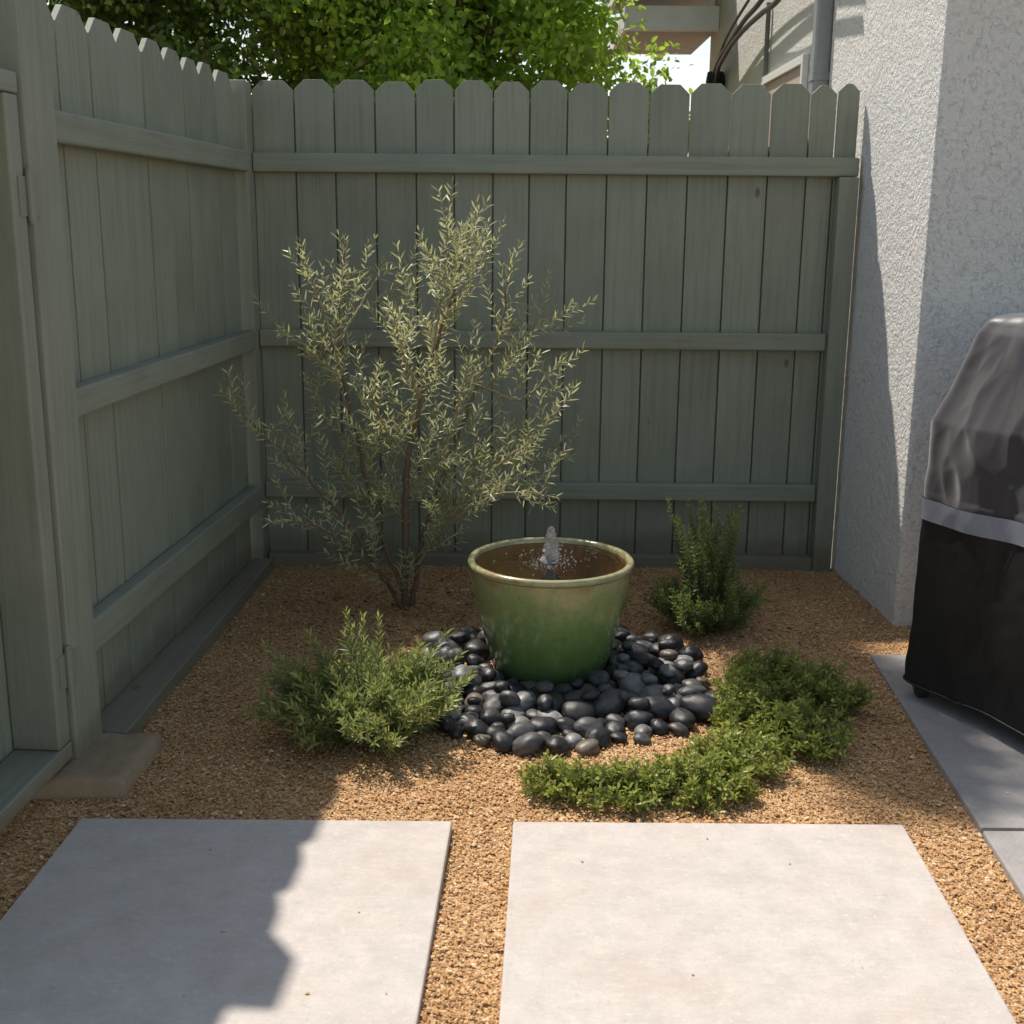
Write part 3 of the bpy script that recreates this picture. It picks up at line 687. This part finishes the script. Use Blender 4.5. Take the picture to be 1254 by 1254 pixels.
for q_ in (gl,): L(bp.outputs[0], q_.inputs['Normal'])
L(fr.outputs[0], ms.inputs[0]); L(tr.outputs[0], ms.inputs[1]); L(gl.outputs[0], ms.inputs[2]); L(ms.outputs[0], out.inputs[0])
q = MB(); q.lathe([(.2248, .333), (.19, .333), (.15, .333), (.10, .333), (.05, .3333), (.02, .3337), (.0005, .3337)], 96); q.build('water_surface', WAT, pf, smooth=True)
BLK = simple('black_plastic', (.015, .015, .015), .35)
q = MB(); q.lathe([(.030, .06), (.030, .285), (.016, .295), (.009, .30), (.009, .332), (.012, .334), (.012, .342), (.005, .343), (.0005, .343)], 20); q.build('nozzle', BLK, pf, smooth=True)
GW, nt2, b, N, L = newmat('splashing_water')
b.inputs['Base Color'].default_value = (.98, .98, .97, 1); b.inputs['Roughness'].default_value = .04; b.inputs['IOR'].default_value = 1.33; b.inputs['Transmission Weight'].default_value = .82
# bubbling column: stacked irregular lobes
q = MB(); nz = 34; n_ = 24; b0 = 0; vs = []; fs = []
for i in range(nz):
    t = i/(nz-1); z_ = .335+.108*t
    rr_ = (.020*(1-t)**.7+.0065)*(1+.10*math.sin(t*17+1)) if t < .97 else .002
    for k in range(n_):
        a = 6.2832*k/n_; w_ = 1+.42*mnoise.noise(Vector((math.cos(a)*1.3, math.sin(a)*1.3, t*8)))+.30*mnoise.noise(Vector((math.cos(a)*3.1, math.sin(a)*3.1, t*22)))
        vs.append((rr_*w_*math.cos(a), rr_*w_*math.sin(a), z_))
for i in range(nz-1):
    for k in range(n_): fs.append((i*n_+k, i*n_+(k+1) % n_, (i+1)*n_+(k+1) % n_, (i+1)*n_+k))
fs.append(tuple(range((nz-1)*n_, nz*n_))); fs.append(tuple(range(n_-1, -1, -1)))
q.add(vs, fs); q.build('water_jet', GW, pf, smooth=True)
import bmesh
def drops(name, spots):
    bm = bmesh.new()
    for (x_, y_, z_, r_) in spots:
        bmesh.ops.create_icosphere(bm, subdivisions=2, radius=r_, matrix=Matrix.Translation((x_, y_, z_)) @ Matrix.Diagonal((1, 1, random.uniform(.6, 1.3), 1)))
    me = bpy.data.meshes.new(name); bm.to_mesh(me); bm.free(); return me
sp_ = []
for k in range(210):
    a = random.uniform(0, 6.283); d_ = abs(random.gauss(0, .055))+.012
    sp_.append((d_*math.cos(a), d_*math.sin(a),   .3345 if random.random() < .75 else random.uniform(.336, .39), random.choice((.0012, .0018, .0026, .0034))))
o = link('splash_drops', drops('splash_drops', sp_), GW, pf, smooth=True); tag(o, kind='stuff')

# ================================================================== PEBBLES
PEBM, nt, b, N, L = newmat('polished_pebble')
oi = N('ShaderNodeObjectInfo'); tc = N('ShaderNodeTexCoord'); ad = N('ShaderNodeVectorMath'); ad.operation = 'ADD'
cx_ = N('ShaderNodeCombineXYZ'); L(math_(N, L, 'MULTIPLY', oi.outputs['Random'], 50), cx_.inputs[0]); L(tc.outputs['Object'], ad.inputs[0]); L(cx_.outputs[0], ad.inputs[1])
n1 = noise(N, L, ad.outputs[0], 1.6, 5, .6, .5); n2 = noise(N, L, ad.outputs[0], 14, 4, .7)
c = mix(N, L, oi.outputs['Color'], (1.45, 1.42, 1.38), .0)
mm = N('ShaderNodeMix'); mm.data_type = 'RGBA'; mm.blend_type = 'MULTIPLY'; mm.inputs[0].default_value = 1; L(oi.outputs['Color'], mm.inputs[6]); L(ramp(N, L, n1, [(.3, .40), (.5, .85), (.62, 1.0)]), mm.inputs[7])
c = mix(N, L, mm.outputs[2], (.24, .23, .21), math_(N, L, 'MULTIPLY', ramp(N, L, n2, [(.60, 0), (.70, 1)]), .4))
L(c, b.inputs['Base Color']); L(ramp(N, L, n1, [(.35, .56), (.7, .32)]), b.inputs['Roughness']); bump(N, L, b, n2, .12, .02)
variants = []
for k in range(10):
    bm = bmesh.new(); bmesh.ops.create_icosphere(bm, subdivisions=4, radius=1)
    off = Vector((k*7.3, k*3.1, 1.7))
    for v_ in bm.verts:
        d_ = v_.co.normalized(); s_ = 1+.20*mnoise.noise(d_*.9+off)+.05*mnoise.noise(d_*2.4+off)
        e_ = 2.25
        v_.co = d_*s_
    me = bpy.data.meshes.new('pebble'); bm.to_mesh(me); bm.free(); me.materials.append(PEBM); me.polygons.foreach_set('use_smooth', np.ones(len(me.polygons), bool)); variants.append(me)
# 2D packing round the pot
ECX, ECY, ERX, ERY = .145, 3.345, .45, .475
rp_ = np.random.default_rng(5); pr = []
for k in range(158):
    while True:
        x_, y_ = rp_.uniform(-1, 1, 2)
        if x_*x_+y_*y_ < 1: break
    pr.append([ECX+x_*ERX, ECY+y_*ERY, float(np.clip(rp_.lognormal(math.log(.0315), .28), .015, .050))])
pr = np.array(pr)
for it in range(260):
    for i in range(len(pr)):
        d = pr[:, :2]-pr[i, :2]; dist = np.linalg.norm(d, axis=1); dist[i] = 9
        ov = (pr[:, 2]+pr[i, 2])*.97-dist; j = np.where(ov > 0)[0]
        if len(j): pr[i, :2] -= (d[j]/np.maximum(dist[j], 1e-4)[:, None]*ov[j][:, None]).sum(0)*.28
    d = pr[:, :2]-np.array([PX, PY]); ds = np.linalg.norm(d, axis=1); mn = .172+pr[:, 2]*.95
    m_ = ds < mn; pr[m_, :2] += d[m_]/ds[m_, None]*(mn-ds)[m_, None]
    e = (pr[:, :2]-np.array([ECX, ECY]))/np.array([ERX, ERY]); el = np.linalg.norm(e, axis=1); m_ = el > 1.02
    pr[m_, :2] -= (pr[m_, :2]-np.array([ECX, ECY]))*((el[m_]-1.02)/el[m_])[:, None]*.5
lay = []
for x_, y_, r_ in pr: lay.append((x_, y_, r_, r_*.62))
# second layer resting in the gaps
top = []
for k in range(900):
    a = rp_.uniform(0, 6.283); q_ = math.sqrt(rp_.random())*.86; x_, y_ = ECX+ERX*q_*math.cos(a), ECY+ERY*q_*math.sin(a); r_ = rp_.uniform(.016, .032)
    if math.hypot(x_-PX, y_-PY) < .195+r_: continue
    d = np.hypot(pr[:, 0]-x_, pr[:, 1]-y_)
    if (d < pr[:, 2]*.62).any(): continue
    if any(math.hypot(t[0]-x_, t[1]-y_) < (t[2]+r_)*1.35 for t in top): continue
    z_ = .035
    for (bx, by, br_) in pr[d < .1]:
        dd = math.hypot(bx-x_, by-y_); s_ = (br_+r_)*.95
        if dd < s_: z_ = max(z_, br_*.62+.66*math.sqrt(s_*s_-dd*dd))
    if z_ > .070: continue
    top.append((x_, y_, r_, z_))
    if len(top) > 34: break
lay += top
def sector(x_, y_):
    a = math.degrees(math.atan2(y_-PY, x_-PX)) % 360
    return ['right', 'back right', 'back', 'back left', 'left', 'front left', 'front', 'front right'][int(((a+22.5) % 360)//45)]
ords = ['first', 'second', 'third', 'fourth', 'fifth', 'sixth', 'seventh', 'eighth', 'ninth', 'tenth', 'eleventh', 'twelfth', 'thirteenth', 'fourteenth', 'fifteenth', 'sixteenth']
cells = {}
peb = []
for i, (x_, y_, r_, z_) in enumerate(lay):
    # drop the ones no view of the photograph shows: right behind the pot
    if y_ > PY+.16 and abs(x_-PX*y_/PY) < .15: continue
    g_ = random.random(); tone, col = ('black', (.022, .021, .022)) if g_ < .42 else ('charcoal', (.075, .072, .070)) if g_ < .74 else ('grey', (.22, .215, .20)) if g_ < .94 else ('brownish', (.15, .115, .08))
    size = 'small' if r_ < .024 else 'large' if r_ > .036 else 'medium'
    dd = math.hypot(x_-PX, y_-PY); e = math.hypot((x_-ECX)/ERX, (y_-ECY)/ERY)
    ring = 'atop others' if i >= len(pr) else 'beside pot foot' if dd < .175+1.6*r_+.01 else 'on ring edge' if e > .86 else 'mid ring'
    key = (tone, size, ring, sector(x_, y_)); cells.setdefault(key, []).append(len(peb)); peb.append((x_, y_, r_, z_, col, key))
labels = {}
for key, ids in cells.items():
    ids.sort(key=lambda t: peb[t][0]); tone, size, ring, sec = key
    for k_, t in enumerate(ids):
        pre = '' if len(ids) == 1 else ('leftmost ' if k_ == 0 else 'rightmost ' if k_ == len(ids)-1 else ords[k_]+' from left ')
        labels[t] = (pre+'%s %s pebble %s, %s of the pot' % (size, tone, ring, sec))
for t, (x_, y_, r_, z_, col, key) in enumerate(peb):
    o = bpy.data.objects.new('pebble', random.choice(variants)); COL.objects.link(o)
    asp = random.uniform(1.0, 1.28); o.scale = (r_*asp, r_/asp**.4, r_*random.uniform(.62, .78))
    o.location = (x_, y_, z_); o.rotation_euler = (random.gauss(0, .16), random.gauss(0, .16), random.uniform(0, 6.283))
    if t >= len(pr)-40 and z_ > .035: o.rotation_euler[0] += random.gauss(0, .2)
    k_ = random.uniform(.8, 1.25); o.color = (col[0]*k_, col[1]*k_, col[2]*k_, 1)
    tag(o, labels[t], 'pebble', 'smooth dark pebbles round the pot')

# ================================================================== COVERED GRILL
CX, CY = 1.137, 3.275
UD = Vector((.41, -.91, 0)).normalized(); VD = Vector((.91, .41, 0)).normalized()
gr = tag(empty('covered_grill', (CX, CY, .014)), 'barbecue grill under black fabric cover with grey band, on the patio beside the house', 'grill')
def cloth(name, col, rough, sheen=0, scale=1.0):
    m, nt, b, N, L = newmat(name); v = coords(N, L); n1 = noise(N, L, v, 7, 5, .6); n2 = noise(N, L, v, 420, 2, .5); n3 = noise(N, L, coords(N, L, (1, 1, .35)), 9, 4, .6, .6)
    L(mix(N, L, col, tuple(x*1.35 for x in col), n1), b.inputs['Base Color']); b.inputs['Roughness'].default_value = rough
    if sheen: b.inputs['Sheen Weight'].default_value = sheen
    p = bump(N, L, None, n3, .35*scale, .02); bump(N, L, b, n2, .15, .001, p); return m
CLU = cloth('cover_upper_fabric', (.026, .023, .026), .46, .5, .25); CLL = cloth('cover_lower_fabric', (.011, .010, .011), .5, 0, .4); BND = cloth('reflective_band', (.21, .22, .26), .38, 0, .5)
DU, DV = .62, 1.05
def ring_pts(n=200):
    """points round a rounded rectangle, unit: (u, v) with u along the short side"""
    rc = .04; out = []
    segs = [((rc, 0), (DU-rc, 0)), None, ((DU, rc), (DU, DV-rc)), None, ((DU-rc, DV), (rc, DV)), None, ((0, DV-rc), (0, rc)), None]
    cs = [(DU-rc, rc, -90), (DU-rc, DV-rc, 0), (rc, DV-rc, 90), (rc, rc, 180)]; ci = 0
    for s_ in segs:
        if s_:
            nseg = 90 if abs(s_[0][0]-s_[1][0]) > abs(s_[0][1]-s_[1][1]) else 140
            for k in range(nseg): f = k/nseg; out.append((s_[0][0]*(1-f)+s_[1][0]*f, s_[0][1]*(1-f)+s_[1][1]*f))
        else:
            cx2, cy2, a0 = cs[ci]; ci += 1
            for k in range(8): a = R(a0+90*k/8); out.append((cx2+rc*math.cos(a), cy2+rc*math.sin(a)))
    return out
RP = ring_pts()
def cover_pt(u, v, z, zt):
    # taper: vertical until .82, then slopes in to the flat top; hem flares slightly
    c_ = (DU/2, DV/2); t = max(0, (z-.80)/.27); ins = .082*t
    if z > 1.045: ins += (z-1.045)/.05*.012
    su = max(0, 1-2*ins/DU); sv = 1-2*ins/DV
    fl = 1+.012*(1-min(1, z/.5))
    u2, v2 = c_[0]+(u-c_[0])*su*fl, c_[1]+(v-c_[1])*sv*fl
    ang = math.atan2((v-c_[1])/DV, (u-c_[0])/DU)
    n_ = (1 if z < .95 else max(0.2, (1.06-z)/.11))*mnoise.noise(Vector((u*5, v*5, z*2.2)))*.018*(1 if z < 1.02 else .5)-abs(mnoise.noise(Vector((u*8+z*3, v*8-z*2, z*3.2))))*.022*(.45 if z < .6 else 1 if z < .95 else max(0, (1.03-z)/.08))-abs(mnoise.noise(Vector((u*15-z*5+4, v*15+z*5, z*9))))*.004
    ft = mnoise.noise(Vector((u*11+3, v*11, z*.9)))*.010*(1-.3*z)
    w_ = n_+ft
    nx_, ny_ = (u-c_[0])/DU*2, (v-c_[1])/DV*2; l_ = math.hypot(nx_, ny_)
    u2 += nx_/l_*w_; v2 += ny_/l_*w_
    p = UD*u2+VD*v2; return (p.x, p.y, z+.006*mnoise.noise(Vector((u*4, v*4, 9))))
def seam(name, zz):
    q = MB(); P_ = [Vector(cover_pt(u, v, zz, 0)) for (u, v) in RP]; c_ = UD*DU/2+VD*DV/2
    P_ = [p+Vector((p.x-c_.x, p.y-c_.y, 0)).normalized()*.0025 for p in P_]; P_.append(P_[0]); q.tube(P_, .0032, 6, cap=False); q.build(name, CLL, gr, smooth=True)
def cover_part(name, z0, z1, nz, mat, cap=False, push=0):
    q = MB(); zs = np.linspace(z0, z1, nz); n_ = len(RP); vs = []; fs = []
    for z_ in zs:
        for (u, v) in RP:
            p = Vector(cover_pt(u, v, z_, 0))
            if push:
                c_ = UD*DU/2+VD*DV/2; d_ = Vector((p.x-c_.x, p.y-c_.y, 0)).normalized(); p += d_*push
            vs.append(p)
    for i in range(nz-1):
        for k in range(n_): fs.append((i*n_+k, i*n_+(k+1) % n_, (i+1)*n_+(k+1) % n_, (i+1)*n_+k))
    if cap:
        c_ = UD*DU/2+VD*DV/2; last = [vs[(nz-1)*n_+k] for k in range(n_)]; m0 = (nz-1)*n_
        for j, s_ in enumerate((.97, .9, .75, .5, .25, .02)):
            zz = z1+(.012, .020, .026, .028, .028, .028)[j]; st_ = len(vs)
            for p in last:
                x_, y_ = c_.x+(p.x-c_.x)*s_, c_.y+(p.y-c_.y)*s_
                vs.append(Vector((x_, y_, zz+.010*mnoise.noise(Vector((x_*7, y_*7, 2))))))
            for k in range(n_): fs.append((m0+k, m0+(k+1) % n_, st_+(k+1) % n_, st_+k))
            m0 = st_
    q.add(vs, fs); o = q.build(name, mat, gr, smooth=True); return o
cover_part('cover_skirt', .05, .525, 60, CLL)
cover_part('cover_band', .525, .585, 6, BND, push=.004)
cover_part('cover_top', .585, 1.075, 80, CLU, cap=True)
seam('seam', .052)
TYRE = simple('black_rubber', (.02, .02, .02), .6)
for (u, v) in ((.06, .05), (DU-.08, .07), (.06, DV-.08), (DU-.08, DV-.08)):
    p = UD*u+VD*v; c1 = p-Vector((.02, 0, 0)); q = MB()
    q.tube([c1+Vector((-.016, 0, .033)), c1+Vector((-.012, 0, .033)), c1+Vector((.012, 0, .033)), c1+Vector((.016, 0, .033))], [.028, .033, .033, .028], 20)
    w_ = q.build('caster', TYRE, gr, smooth=False)
    q = MB(); q.box(c1.x-.022, c1.x-.018, c1.y-.012, c1.y+.012, .025, .085); q.box(c1.x+.018, c1.x+.022, c1.y-.012, c1.y+.012, .025, .085); q.box(c1.x-.022, c1.x+.022, c1.y-.014, c1.y+.014, .0855, .095)
    q.build('fork', BLK, w_)
q = MB(); c_ = UD*DU/2+VD*DV/2
for s_ in (1,):
    P_ = [UD*.05+VD*.05, UD*(DU-.05)+VD*.05, UD*(DU-.05)+VD*(DV-.05), UD*.05+VD*(DV-.05)]
    q.prism([(p.x, p.y) for p in P_], 'z', .096, .13)
q.build('grill_base', BLK, gr)

# ================================================================== LEAF LITTER
LIT = leaf_mat('fallen_leaf', (.30, .22, .10), (.09, .06, .03), .1)
n = 900
x = np.r_[rng.normal(-.36, .30, 480), rng.uniform(-.9, 1.1, 300), rng.normal(.67, .16, 120)]; y = np.r_[rng.normal(4.05, .24, 480), rng.uniform(2.6, 4.55, 300), rng.normal(3.85, .13, 120)]
k = (y > 2.75) & (y < 4.56) & (x > -.93) & (np.hypot(x-PX, y-PY) > .3) & ~on_slab(x, y); x, y = x[k], y[k]; n = len(x)
P = np.stack([x, y, np.full(n, .0085)], 1); D = np.stack([rng.normal(size=n), rng.normal(size=n), rng.uniform(-.05, .25, n)], 1)
o = leaf_object('leaf_litter', P, D, rng.uniform(.014, .034, n), rng.uniform(.003, .007, n), rng.random(n), rng.random(n), LIT, None)
tag(o, 'dry fallen leaves scattered over the gravel', 'fallen leaves', kind='stuff')
